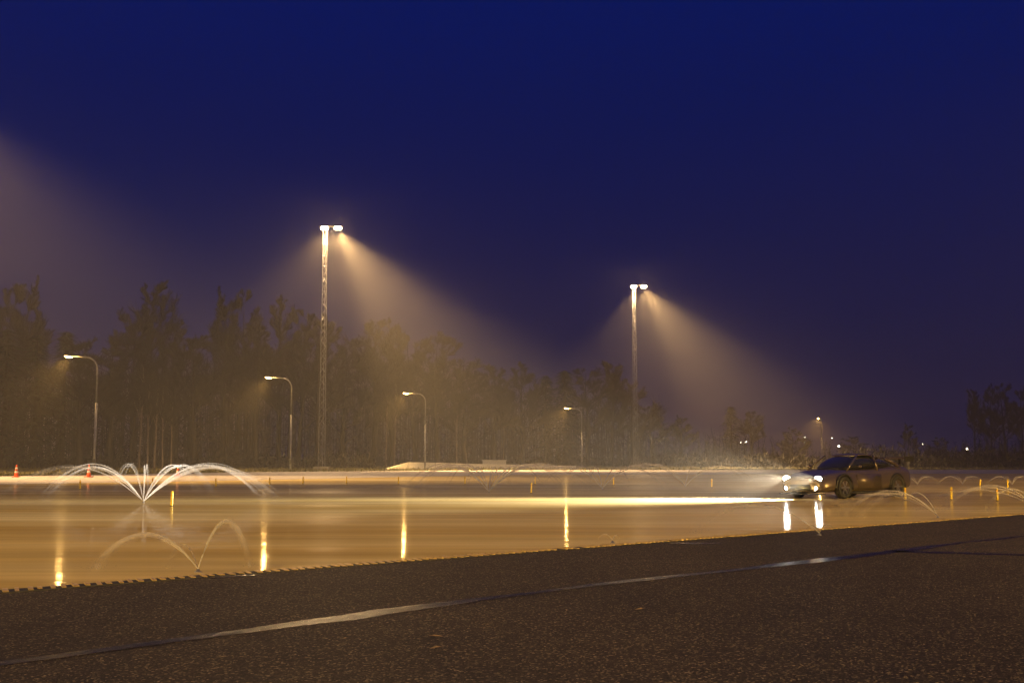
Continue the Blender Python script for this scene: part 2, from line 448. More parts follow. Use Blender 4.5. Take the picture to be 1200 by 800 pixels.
# ------------------------------------------------------------------ specks lying on the asphalt
leaf = MB()
leaf.v = [(0,0,0.004),(0.02,0.012,0.010),(0.05,0.015,0.012),(0.075,0,0.006),(0.05,-0.016,0.012),(0.02,-0.012,0.010),(-0.02,0,0.003)]
leaf.f = [(0,1,2),(0,2,3),(0,3,4),(0,4,5),(0,6,1),(0,5,6)]
lm = leaf.mesh('fallen_leaf', LEAFM)
for (px, py, lab) in [(517,747,'pale fallen leaf on the near asphalt, upper of the central pair'), (506,761,'pale fallen leaf on the near asphalt, lower of the central pair'),
                      (746,715,'small pale leaf just below the right bright stretch of the wet joint'), (664,716,'tiny leaf below the middle of the wet joint'),
                      (403,749,'tiny leaf low on the asphalt left of the leaf pair'), (790,635,'pale leaf at the tip of the small puddle by the drain')]:
    o = bpy.data.objects.new('fallen_leaf', lm); COL.objects.link(o); p = ground_at(px, py)
    o.location = (p.x, p.y, 0.005); o.rotation_euler = (0, 0, random.uniform(0, 3)); 
    k = 1.0 if 'tiny' not in lab else 0.5
    o.scale = (k, k, k)
    tag(o, lab, 'leaf', 'fallen leaves on the asphalt')
mb = MB()
for _ in range(2600):
    d = random.uniform(5.5, 13) ; x = random.uniform(-0.46, 0.46) * d; p = Vector((x, d, 0))
    if p.y > p.x + EDGE0 - 0.4: continue
    s = random.uniform(0.002, 0.006)
    t1 = Vector((random.uniform(-1,1), random.uniform(-1,1), 0)).normalized()*s; t2 = Vector((-t1.y, t1.x, 0))
    top = Vector((p.x, p.y, s*1.3))
    c = [p+t1, p+t2, p-t1, p-t2]
    n = len(mb.v); mb.v += [tuple(q) for q in c] + [tuple(top)]; mb.f += [(n,n+1,n+4),(n+1,n+2,n+4),(n+2,n+3,n+4),(n+3,n,n+4)]
tag(mb.build('gravel', mat('grit', (0.16,0.13,0.10), 0.35, var=0.5, vscale=3)), 'loose grit scattered over the near asphalt', 'gravel', kind='stuff')

# ------------------------------------------------------------------ lights
def glow(name, parent, loc, power, color, size=0.2):
    l = bpy.data.lights.new(name, 'POINT'); l.energy = power; l.color = color; l.shadow_soft_size = size
    o = bpy.data.objects.new(name, l); COL.objects.link(o); o.location = loc; o.parent = parent
    return o
def spot(name, parent, loc, direction, half, power, color, blend=0.3, size=0.25):
    l = bpy.data.lights.new(name, 'SPOT'); l.energy = power; l.color = color
    l.spot_size = 2 * half; l.spot_blend = blend; l.shadow_soft_size = size
    o = bpy.data.objects.new(name, l); COL.objects.link(o)
    o.location = loc; o.rotation_euler = Vector(direction).to_track_quat('-Z', 'Y').to_euler()
    if parent: o.parent = parent
    return o

# ------------------------------------------------------------------ floodlight masts
MH = 30.0
def make_mast(label):
    root = thing('floodlight_mast', (0,0,0), label, 'light mast', 'tall lattice floodlight masts')
    mb = MB(); mb.box(-0.9,0.9,-0.9,0.9,-0.3,0.35); mb.build('foundation', CONCRETE, root)
    secs = [(0.35, 0.50), (10.0, 0.44), (10.0001, 0.40), (20.0, 0.36), (20.0001, 0.32), (MH, 0.29)]
    def w(z):
        for (z0, w0), (z1, w1) in zip(secs, secs[1:]):
            if z0 <= z <= z1: return w0 + (w1-w0)*(z-z0)/max(1e-6, z1-z0)
        return 0.29
    A3 = [R(-30), R(90), R(210)]
    P3 = lambda i, z: (0.98*w(z)*math.cos(A3[i % 3]), 0.98*w(z)*math.sin(A3[i % 3]), z)
    for i in range(3):
        mb = MB(); mb.tube([P3(i, z) for z in (0.35,5,9.99,10.01,15,19.99,20.01,25,MH)], 0.034, 6); mb.build('leg', GALV, root)
    mb = MB(); z = 0.6; k = 0
    while z < MH - 0.8:
        z1 = z + 0.80
        for i in range(3):
            p, q = (P3(i, z), P3(i+1, z1)) if k % 2 else (P3(i+1, z), P3(i, z1))
            mb.tube([p, q], 0.022, 4, False)
        z = z1; k += 1
    tag(mb.build('bracing', GALV, root), kind='stuff')
    mb = MB(); mb.box(-0.75,2.25,-0.06,0.06,MH,MH+0.12); mb.box(-0.75,2.25,-0.5,-0.42,MH+0.02,MH+0.1); mb.box(-0.5,0.5,-0.45,0.45,MH-0.06,MH); mb.build('crossarm', DARKTRIM, root)
    for i, cx in enumerate((-0.28, 0.16, 1.38, 1.80)):
        Mx = Matrix.Translation((cx, -0.35, MH-0.15)) @ Vector((0.15,-0.80,-0.58)).to_track_quat('-Z','Y').to_matrix().to_4x4()
        mb = MB(); mb.lathe([(0.0,0.30),(0.12,0.28),(0.17,0.12),(0.25,-0.02),(0.26,-0.06),(0.25,-0.06),(0.24,-0.03)], 16, Mx)
        f = mb.build('floodlight', LAMPSHELL, root, True)
        mb = MB(); mb.lathe([(0.0,-0.10),(0.14,-0.085),(0.24,-0.045)], 16, Mx); mb.build('lens', LENS_FLOOD, f, True)
        mb = MB(); mb.tube([(cx-0.2,-0.35,MH-0.1),(cx-0.2,-0.35,MH+0.06),(cx+0.2,-0.35,MH+0.06),(cx+0.2,-0.35,MH-0.1)],0.02,4); mb.build('bracket', DARKTRIM, f)
    # light: a broad pool and the stronger throw towards the flooded pan
    spot('flood_pool', root, (0.2,-0.75,MH-0.55), (0.20,-0.25,-1.0), R(60), P_WIDE, WARM, 0.5, 0.35)
    spot('flood_throw', root, (1.6,-0.75,MH-0.55), (1.0,-0.25,-1.38), R(28.5), P_BEAM*0.68, WARM, 0.9, 0.35)
    spot('flood_fill', root, (1.0,-0.75,MH-0.55), (1.0,-0.30,-2.4), R(38), P_BEAM*0.15, WARM, 0.8, 0.35)
    spot('flood_reach', root, (0.8,-0.85,MH-0.55), (0.12,-0.80,-0.58), R(31), P_NEAR, WARM, 0.7, 0.35)
    glow('lamp_spill', root, (0.0,-0.9,MH-0.4), 380.0, WARM); glow('lamp_spill', root, (1.6,-0.9,MH-0.4), 380.0, WARM)
    return root
mast = make_mast('tall lattice floodlight mast between the second and third street lamps')
M1 = along(377, 549, 147); M2 = along(745, 548, 197)
mast.location = (M1.x, M1.y, 0.15)
m2 = copy_tree(mast); m2.location = (M2.x, M2.y, 0.15); m2['label'] = 'tall lattice floodlight mast right of the fourth street lamp'
m3 = copy_tree(mast); d12 = Vector((M2.x-M1.x, M2.y-M1.y, 0)); m3.location = (-47, 82, 0.1)
for ch in m3.children:
    if ch.type == 'LIGHT':
        ch.data = ch.data.copy(); ch.data.energy *= 0.42 if 'throw' in ch.name else 0.10
m3['label'] = 'lattice floodlight mast just beyond the left edge whose glow enters the picture'

# two shorter masts on the near side of the pan, out of view to either side: they light cones, posts and wall from the front
for (mx, my, phi, lab, targets) in (
        (46, -6, 232, 'short lattice floodlight mast on the near side of the pan, beyond the right edge', [(-40, 190), (25, 165), (90, 170)]),
        (-44, -14, 134, 'short lattice floodlight mast on the near side of the pan, beyond the left edge', [(-75, 150), (-5, 185)])):
    m4 = copy_tree(mast); m4.scale = (0.45, 0.45, 0.45); m4.location = (mx, my, 0.1); m4.rotation_euler = (0, 0, R(phi)); m4['label'] = lab
    for ch in m4.children:
        if ch.type == 'LIGHT':
            ch.data = ch.data.copy()
            ch.data.energy = {'flood_pool': 3000.0, 'flood_throw': 0.001, 'flood_fill': 0.001, 'lamp_spill': 0.001, 'flood_reach': 39000.0}[ch.name.split('.')[0]] * P_BACK
            ch.data.color = GROUNDWARM
            if 'reach' in ch.name: ch.data.spot_size = R(88); ch.data.spot_blend = 0.75; ch.rotation_euler = Vector((0.0,-0.8,-0.74)).to_track_quat('-Z','Y').to_euler()
    for k, (tx, ty) in enumerate(targets):
        d = Matrix.Rotation(-R(phi), 3, 'Z') @ (Vector((tx, ty, -16.0)) - Vector((mx, my, 13.0)))
        spot('flood_far', m4, (0.2 + k*0.8, -0.75, MH-0.5), d, R(14), P_FAR, GROUNDWARM, 0.8, 0.35)

# ------------------------------------------------------------------ street lamps
LH = 10.6
def make_lamp(label):
    root = thing('street_lamp', (0,0,0), label, 'street lamp', 'curved-arm street lamps behind the pan')
    mb = MB(); mb.tube([(0,0,-0.1),(0,0,0.03),(0,0,1.3),(0,0,LH*0.58)], [0.13,0.13,0.115,0.10], 10); mb.build('lower_pole', GALV, root, True)
    mb = MB(); pts = [(0,0,LH*0.58),(0,0,LH-1.4)]
    for i in range(1, 8):
        a = R(90)*i/7; pts.append((-(1-math.cos(a))*1.1, 0, LH-1.4+1.1*math.sin(a)))
    pts += [(-2.3,0,LH-0.22)]
    mb.tube(pts, [0.085]+[0.07]*(len(pts)-2)+[0.05], 8); mb.build('arm', GALV, root, True)
    mb = MB(); mb.box(-0.10,0.10,-0.135,-0.11,0.6,1.1); mb.build('hatch', LAMPSHELL, root)
    # head: flattened shell with a bowl of glass underneath
    Mh = Matrix.Translation((-2.65,0,LH-0.22)) @ Matrix.Rotation(R(8),4,'Y') @ Matrix.Diagonal((1.45,0.55,0.5,1))
    mb = MB(); mb.lathe([(0.0,0.26),(0.14,0.24),(0.25,0.15),(0.29,0.02),(0.27,-0.02)], 14, Mh); h = mb.build('lamp_head', LAMPSHELL, root, True)
    mb = MB(); mb.lathe([(0.27,-0.025),(0.24,-0.16),(0.13,-0.27),(0.0,-0.30)], 14, Mh); mb.build('lens', LENS_STREET, h, True)
    spot('lamp_light', root, (-2.75,0,LH-0.42), (-0.75,-0.05,-1.0), R(60), P_STREET, SODIUM, 1.0, 0.15)
    glow('lamp_spill', root, (-2.8,-0.05,LH-0.55), 130.0, SODIUM)
    return root
lamps = [(110,552,108,0,'leftmost curved-arm street lamp, the tallest looking, behind the second cone'),
         (340,550,135,0,'curved-arm street lamp just left of the nearer floodlight mast'),
         (498,550,163,0,'curved-arm street lamp standing before the sloping end of the pale wall'),
         (682,548,209,0,'curved-arm street lamp at the right end of the pale wall'),
         (964,550,246,R(62),'farthest street lamp, its arm turned our way, above the dark car')]
lamp0 = None
for (px, py, Y, rz, lab) in lamps:
    if lamp0 is None: lamp0 = o = make_lamp(lab)
    else: o = copy_tree(lamp0); o['label'] = lab
    p = along(px, py, Y); o.location = (p.x, p.y, p.z); o.rotation_euler = (0,0,rz)

# far lamps of a settlement beyond the wood
def far_lamp(px, py, Y, s, lab, first=[None]):
    p = along(px, py, Y)
    if first[0] is None:
        r = thing('distant_lamp', (0,0,0), lab, 'lamp', 'distant lamps beyond the trees')
        mb = MB(); mb.tube([(0,0,-8),(0,0,-0.3)], 0.12, 6); mb.build('pole', GALV, r)
        mb = MB(); mb.lathe([(0.0,0.42),(0.25,0.34),(0.42,0),(0.25,-0.34),(0.0,-0.42)], 10); mb.build('globe', LENS_FAR, r, True)
        first[0] = r; o = r
    else:
        o = copy_tree(first[0]); o['label'] = lab
    o.location = p; o.scale = (s*.6,s*.6,s*.6)
for a in [(755,514,420,.7,'faint distant lamp immediately right of the right mast'), (763,513.5,420,1.1,'second distant lamp right of the right mast'),
          (773.5,516,420,1.5,'brightest distant lamp of the cluster right of the right mast'), (777.5,512.5,420,.8,'topmost distant lamp of the cluster right of the right mast'),
          (868,518,430,.7,'faint distant lamp left of its brighter neighbour, midway to the last street lamp'), (874,517.5,430,1.3,'bright distant lamp midway between right mast and last street lamp'),
          (943,512,430,.6,'upper of two dim distant lamps just left of the last street lamp'), (943,518.5,430,.8,'lower of two dim distant lamps just left of the last street lamp'),
          (983,522.5,430,1.4,'bright distant lamp just right of the last street lamp'), (975,513,430,.5,'dim distant lamp above the bright one right of the last street lamp'),
          (1081,520,440,.6,'dim lone distant lamp over the far trees to the right'), (1133.5,526,300,1.1,'lone bright distant lamp near the right edge')]:
    far_lamp(*a)

# ------------------------------------------------------------------ pale wall and cabin behind the third lamp
def wall_point(px, Y): return along(px, 546, Y)
seg_px = [450, 478, 510, 545, 580, 615, 645, 675]
tops = [550.3, 541.3, 541.8, 543.0, 543.6, 544.6, 545.0, 545.4]
Ys = [168, 169, 170, 171, 172, 173, 174, 175]
wall = thing('concrete_wall', (along(450,550,168).x, 168, 0), 'low pale concrete wall with a sloping left end behind the third street lamp', 'wall')
ox, oy = wall.location.x, 168
for i in range(len(seg_px)-1):
    a, b = along(seg_px[i]+0.25, tops[i], Ys[i]), along(seg_px[i+1]-0.25, tops[i+1], Ys[i+1])
    mb = MB()
    za, zb = max(a.z, 0.12), b.z
    P = lambda q, dz, dy: (q.x-ox, q.y-oy+dy, dz)
    lo = [P(a,-0.2,0), P(b,-0.2,0), P(b,-0.2,0.5), P(a,-0.2,0.5)]; hi = [P(a,za,0.1), P(b,zb,0.1), P(b,zb,0.4), P(a,za,0.4)]
    mb.v = lo + hi; mb.f = [(0,3,2,1),(4,5,6,7),(0,1,5,4),(1,2,6,5),(2,3,7,6),(3,0,4,7)]
    mb.build('wall_panel', WALLC, wall)
c0, c1 = along(565.5,538.5,182), along(593,538.5,182)
cab = thing('site_cabin', (c0.x, 182, 0), 'small white box cabin standing behind the pale wall', 'cabin')
wd = c1.x - c0.x; hh = c0.z
mb = MB(); mb.box(0,wd,0,2.4,0.0,hh-0.16); mb.build('body', CABIN, cab)
mb = MB(); mb.box(-0.08,wd+0.08,-0.08,2.48,hh-0.16,hh); mb.build('roof', CABIN, cab)
mb = MB()
for i in range(1, 9): mb.box(wd*i/9-0.03,wd*i/9+0.03,-0.03,0.0,0.1,hh-0.17)
mb.build('ribs', CABIN, cab)

# ------------------------------------------------------------------ yellow marker posts
def make_post(lab):
    r = thing('marker_post', (0,0,0), lab, 'marker post', 'yellow marker posts standing in the water')
    mb = MB(); mb.lathe([(0.0,0.02),(0.03,0.018),(0.045,0.006),(0.05,0.0)], 12); mb.build('base', BLACKP, r, True)
    mb = MB(); mb.lathe([(0.031,0.015),(0.030,0.16),(0.029,0.34),(0.022,0.352),(0.0,0.356)], 10); mb.build('rod', YELLOW, r, True)
    mb = MB(); mb.lathe([(0.0315,0.255),(0.0315,0.285)], 10); mb.build('band', mat('amber_band',(0.85,0.42,0.03),0.25,var=0.1), r, True)
    return r
posts = [(94,573,'leftmost yellow marker post, below the second cone'), (179,570,'yellow marker post above the large left fountain'),
 (201,593,'tallest looking yellow marker post, right of the large left fountain'), (253,570,'yellow marker post just right of the third cone'),
 (316,568.5,'yellow marker post left of the second street lamp'), (355,567,'yellow marker post between the second lamp and the mast'),
 (406,566.5,'yellow marker post right of the nearer mast'), (467,567,'yellow marker post under the sloping wall end'),
 (545,567,'yellow marker post just left of the central fountain'), (622.5,578,'nearer yellow marker post of the pair right of the central fountain'),
 (627,567,'farther yellow marker post of the pair right of the central fountain'), (719,568,'yellow marker post left of the right mast'),
 (834,571,'yellow marker post between the right mast and the dark car'), (1060,567,'farther of two yellow marker posts in line right of the car'),
 (1061,586,'nearer of two yellow marker posts in line right of the car'), (1115,585.5,'yellow marker post beside the near right fountain'),
 (1148,572,'slightly leaning yellow marker post in the far water at the right'), (1169,587,'yellow marker post close to the near edge at the right'),
 (1181,572,'farthest right yellow marker post')]
p0 = None
for (px, py, lab) in posts:
    if p0 is None: p0 = o = make_post(lab)
    else: o = copy_tree(p0); o['label'] = lab
    p = ground_at(px, py); o.location = (p.x, p.y, 0.005)
    o.rotation_euler = (R(random.uniform(-2,2)), R(random.uniform(-2.5,2.5)), random.uniform(0,6))
    if px == 1148: o.rotation_euler = (0, R(7), 0)

# ------------------------------------------------------------------ traffic cones
def make_cone(lab):
    r = thing('traffic_cone', (0,0,0), lab, 'traffic cone', 'orange cones on the far apron')
    mb = MB(); mb.box(-0.22,0.22,-0.22,0.22,0,0.045); mb.box(-0.19,0.19,-0.19,0.19,0.045,0.06); mb.build('base', ORANGE, r)
    rr = lambda z: 0.155 - 0.125*(z/0.85)
    mb = MB(); mb.lathe([(rr(0.05),0.055),(rr(0.80),0.80),(rr(0.84)*0.8,0.83),(0.015,0.832)], 18); mb.build('body', ORANGE, r, True)
    for z0, z1 in ((0.30,0.42),(0.55,0.66)):
        mb = MB(); mb.lathe([(rr(z0)+0.004,z0),(rr(z1)+0.004,z1)], 18); mb.build('white_band', WHITEB, r, True)
    return r
c_ = None
for (px, py, lab, rz) in [(19,559.5,'leftmost orange and white traffic cone', 0.2), (104,559.2,'orange and white cone at the foot of the leftmost street lamp', 0.9), (208.5,558.5,'orange and white cone behind the right jets of the large fountain', 0.5)]:
    if c_ is None: c_ = o = make_cone(lab)
    else: o = copy_tree(c_); o['label'] = lab
    p = ground_at(px, py, 0.02); o.location = (p.x, p.y, 0.045); o.rotation_euler = (0,0,rz)

# ------------------------------------------------------------------ sprinklers
def jet(apex_x, h, az, r0, r1, a0, a1, t_end=0.97, n=26):
    V = []; Fc = []; A = []; k = 6
    ca, sa = math.cos(az), math.sin(az)
    pts = []
    for i in range(n):
        t = t_end * i / (n-1)
        d = 2 * apex_x * t
        pts.append((Vector((ca*d, sa*d, 0.03 + 4*h*t*(1-t))), t))
    mb = MB()
    rad = [r0 + (r1-r0) * (t**1.3) for _, t in pts]
    rj = random.Random(int(apex_x*1e5) + int(az*1000))
    for st in range(4):
        o1, o2, o3 = rj.uniform(-1,1), rj.uniform(-1,1), rj.uniform(-1,1)
        P = []
        for (p, t) in pts:
            P.append(p * (1 + 0.05*o3*t) + Vector((-sa*o1, ca*o1, 0)) * (0.09*t*apex_x) + Vector((0,0,o2*0.05*h*t)))
        mb.tube(P, [q*0.55 for q in rad], k, False)
        for _, t in pts:
            al = (a0 + (a1-a0) * min(1, t/0.5) ** 0.8) * (0.65 + 0.15*rj.random())
            if t > 0.5: al *= max(0.0, 1 - (t-0.5)/0.48)**1.2
            A += [al] * k
    for _ in range(150):                      # loose drops
        t = rj.uniform(0.25, 1.0) ** 0.8; d = 2*apex_x*t*(1 + rj.gauss(0, 0.035)); sd = rj.gauss(0, 0.05*apex_x*t + 0.006)
        c = Vector((ca*d - sa*sd, sa*d + ca*sd, max(0.01, 0.03 + 4*h*t*(1-t) + rj.gauss(0, 0.05*h*t + 0.004)))); e = r1*0.13 * rj.uniform(.6, 1.4)
        L_ = e * rj.uniform(1.5, 5); v = Vector((ca, sa, 4*h*(1-2*t)/(2*apex_x))).normalized() * L_
        mb.quad(c - v, c + Vector((0,0,-e)), c + v, c + Vector((0,0,e))); A += [0.34 * (1 - 0.6*t)] * 4
    for _ in range(45):                       # splash where the stream lands
        aa = rj.uniform(0, 6.28); q = abs(rj.gauss(0, 0.10*apex_x + 0.02))
        c = Vector((ca*2*apex_x*0.98 + math.cos(aa)*q, sa*2*apex_x*0.98 + math.sin(aa)*q, 0.01 + abs(rj.gauss(0, 0.05*h + 0.004)))); e = r1*0.16*rj.uniform(.5, 1.3)
        mb.quad(c - Vector((e,0,0)), c + Vector((0,0,-e)), c + Vector((e,0,0)), c + Vector((0,0,e*1.6))); A += [0.17] * 4
    return mb, A
def make_sprinkler(name, lab, jets, group='water jet sprinklers in the flooded pan'):
    r = thing(name, (0,0,0), lab, 'sprinkler', group)
    mb = MB(); mb.lathe([(0.0,0.03),(0.016,0.028),(0.02,0.01),(0.035,0.006),(0.037,0.0)], 12); mb.build('nozzle', GALV, r, True)
    for j in jets:
        mb, A = jet(*j)
        o = mb.build('water_jet', SPRAY, r, True)
        at = o.data.attributes.new('thick', 'FLOAT', 'POINT'); at.data.foreach_set('value', A)
    return r
def big(k=1.0, w=1.0, a=1.0, dz=(1,9,16,-14,27,40,72,84,106,120,150,160,170,180,194)):
    out = []
    for az in dz:
        q = R(az + random.uniform(-3,3))
        out.append((random.uniform(1.25,1.95)*k, 0.92*k*random.uniform(.90,1.05), q, 0.0065*w, 0.034*w, 0.62*a, 0.17*a))
    return out
random.seed(3)
sprinklers = [
 (168,589, big(1.0,0.9,0.85), 'large fan of fine water jets at the left of the pan'),
 (573,577, big(0.98,1.5,1.5), 'fan of water jets at the middle, before the pale wall'),
 (706,573.5, big(0.9,1.6,1.1,(10,-20,60,95,120,172,200)), 'faint fan of water jets left of the right mast'),
 (803,570, big(1.0,1.6,0.9,(8,25,70,150,172,190)), 'faint wide fan of jets between mast and dark car'),
 (1024,569.5, big(0.95,1.4,1.2,(35,52,150,165)), 'sprinkler jet arching up just right of the dark car'),
 (232,670.5, [(0.33,0.43,R(55),0.010,0.045,1.0,.3),(0.52,0.33,R(172),0.009,0.04,.95,.26),(0.60,0.30,R(160),0.008,0.035,.7,.2),(0.25,0.22,R(140),0.005,0.02,.3,.04)], 'nearest small sprinkler with two arching jets at the drain edge'),
 (718,636.5, [(0.10,0.07,R(60),0.005,0.01,.4,.1),(0.12,0.08,R(140),0.005,0.01,.4,.1)], 'tiny bubbling sprinkler at the middle of the drain edge'),
 (960,627, [(0.14,0.10,R(120),0.006,0.012,.5,.1),(0.9,0.40,R(172),0.006,0.04,.5,.06),(0.16,0.12,R(30),0.006,0.012,.4,.1)], 'small sprinkler at the drain edge below the dark car'),
 (1099,606.5, [(0.85,0.47,R(168),0.007,0.04,.75,.12),(0.95,0.44,R(176),0.007,0.04,.6,.1),(0.75,0.42,R(184),0.007,0.04,.6,.1),(0.38,0.43,R(150),0.006,0.03,.6,.1),(1.05,0.40,R(172),0.006,0.04,.4,.08)], 'sprinkler with leftward arcs at the drain edge near the right side'),
 (1219,599, [(0.95,0.50,R(168),0.008,0.05,.75,.12),(1.1,0.47,R(176),0.008,0.05,.6,.1),(0.6,0.44,R(184),0.007,0.05,.6,.1),(1.3,0.43,R(172),0.007,0.05,.4,.08)], 'sprinkler whose arcs enter from the right edge'),
]
for i, (px) in enumerate((1040, 1075, 1128, 1186, 1240)):
    sprinklers.append((px, 567.5 + 0.3*(i%2), [(0.55,0.34,R(a),0.012,0.03,.55,.22) for a in (15,40,95,145,170)] , ['small far sprinkler nearest the dark car','small far sprinkler behind the nearer pair of yellow posts','small far sprinkler left of the leaning yellow post','small far sprinkler by the farthest right yellow post','small far sprinkler just past the right edge'][i]))
for (px, py, jets, lab) in sprinklers:
    o = make_sprinkler('sprinkler', lab, jets); p = ground_at(px, py); o.location = (p.x, p.y, 0.005)

# ------------------------------------------------------------------ the car
def ring_loft(stations, close_ends=True):
    mb = MB(); k = len(stations[0])
    for st in stations: mb.v += st
    for i in range(len(stations)-1):
        for j in range(k):
            a = i*k+j; b = i*k+(j+1)%k
            mb.f.append((a, b, b+k, a+k))
    if close_ends:
        mb.f.append(tuple(reversed(range(k)))); mb.f.append(tuple((len(stations)-1)*k+j for j in range(k)))
    return mb
def car_section(x, zl, zm, zs, zt, w0, w1, w2, w3):
    h = [(w0, zl), (w1, (zl+zm)/2), (w1, zm), (w2, zs), (w3, zt)]
    return [(x, y, z) for y, z in h] + [(x, 0, zt+0.015)] + [(x, -y, z) for y, z in reversed(h)] + [(x, 0, zl)]
def finish(o, sub=1, bevel=0.0):
    bm = bmesh.new(); bm.from_mesh(o.data)
    bmesh.ops.recalc_face_normals(bm, faces=bm.faces)
    if bevel: bmesh.ops.bevel(bm, geom=list(bm.edges), offset=bevel, segments=2, affect='EDGES', clamp_overlap=True)
    bm.to_mesh(o.data); bm.free()
    if sub:
        m = o.modifiers.new('sub','SUBSURF'); m.levels = sub; m.render_levels = sub
    o.data.polygons.foreach_set('use_smooth', [True]*len(o.data.polygons))
    return o
TH = R(38)
pc = ground_at(943, 584.0)
car = thing('sports_car', (pc.x + 2.0*math.cos(TH), pc.y + 2.0*math.sin(TH), 0.006), 'dark bronze sports coupe with lit headlamps and rear wing, standing on the flooded pan', 'car', rz=math.pi + TH)
st = [car_section(-2.16,0.34,0.50,0.70,0.78,0.55,0.66,0.66,0.50), car_section(-2.08,0.24,0.48,0.80,0.90,0.70,0.82,0.80,0.60),
      car_section(-1.80,0.20,0.48,0.84,0.94,0.74,0.87,0.83,0.62), car_section(-1.30,0.20,0.50,0.86,0.93,0.76,0.89,0.85,0.64),
      car_section(-0.80,0.18,0.46,0.82,0.88,0.76,0.85,0.81,0.64), car_section(0.0,0.17,0.44,0.78,0.84,0.76,0.85,0.80,0.64),
      car_section(0.75,0.17,0.44,0.76,0.84,0.76,0.86,0.80,0.64), car_section(1.25,0.18,0.46,0.74,0.80,0.74,0.89,0.81,0.60),
      car_section(1.75,0.17,0.42,0.66,0.72,0.72,0.86,0.77,0.55), car_section(2.08,0.16,0.36,0.58,0.64,0.66,0.76,0.68,0.46),
      car_section(2.20,0.20,0.34,0.50,0.55,0.52,0.62,0.56,0.36)]
finish(ring_loft(st).build('body', PAINT, car), 2)
def cab_sec(x, zb, zt, wb, wt): return [(x, wb, zb), (x, wt, zt), (x, 0, zt+0.02), (x, -wt, zt), (x, -wb, zb), (x, 0, zb)]
cs = [cab_sec(-1.85,0.86,0.89,0.58,0.50), cab_sec(-1.25,0.84,1.12,0.68,0.50), cab_sec(-0.65,0.82,1.24,0.73,0.54), cab_sec(-0.1,0.80,1.27,0.74,0.54), cab_sec(0.30,0.79,1.22,0.74,0.53), cab_sec(0.98,0.79,0.82,0.68,0.58)]
finish(ring_loft(cs).build('window', GLASS, car), 1)
cs = [cab_sec(-1.18,1.09,1.16,0.54,0.49), cab_sec(-0.65,1.20,1.265,0.57,0.52), cab_sec(-0.1,1.23,1.295,0.57,0.52), cab_sec(0.28,1.19,1.245,0.56,0.51)]
finish(ring_loft(cs).build('roof', PAINT, car), 1)
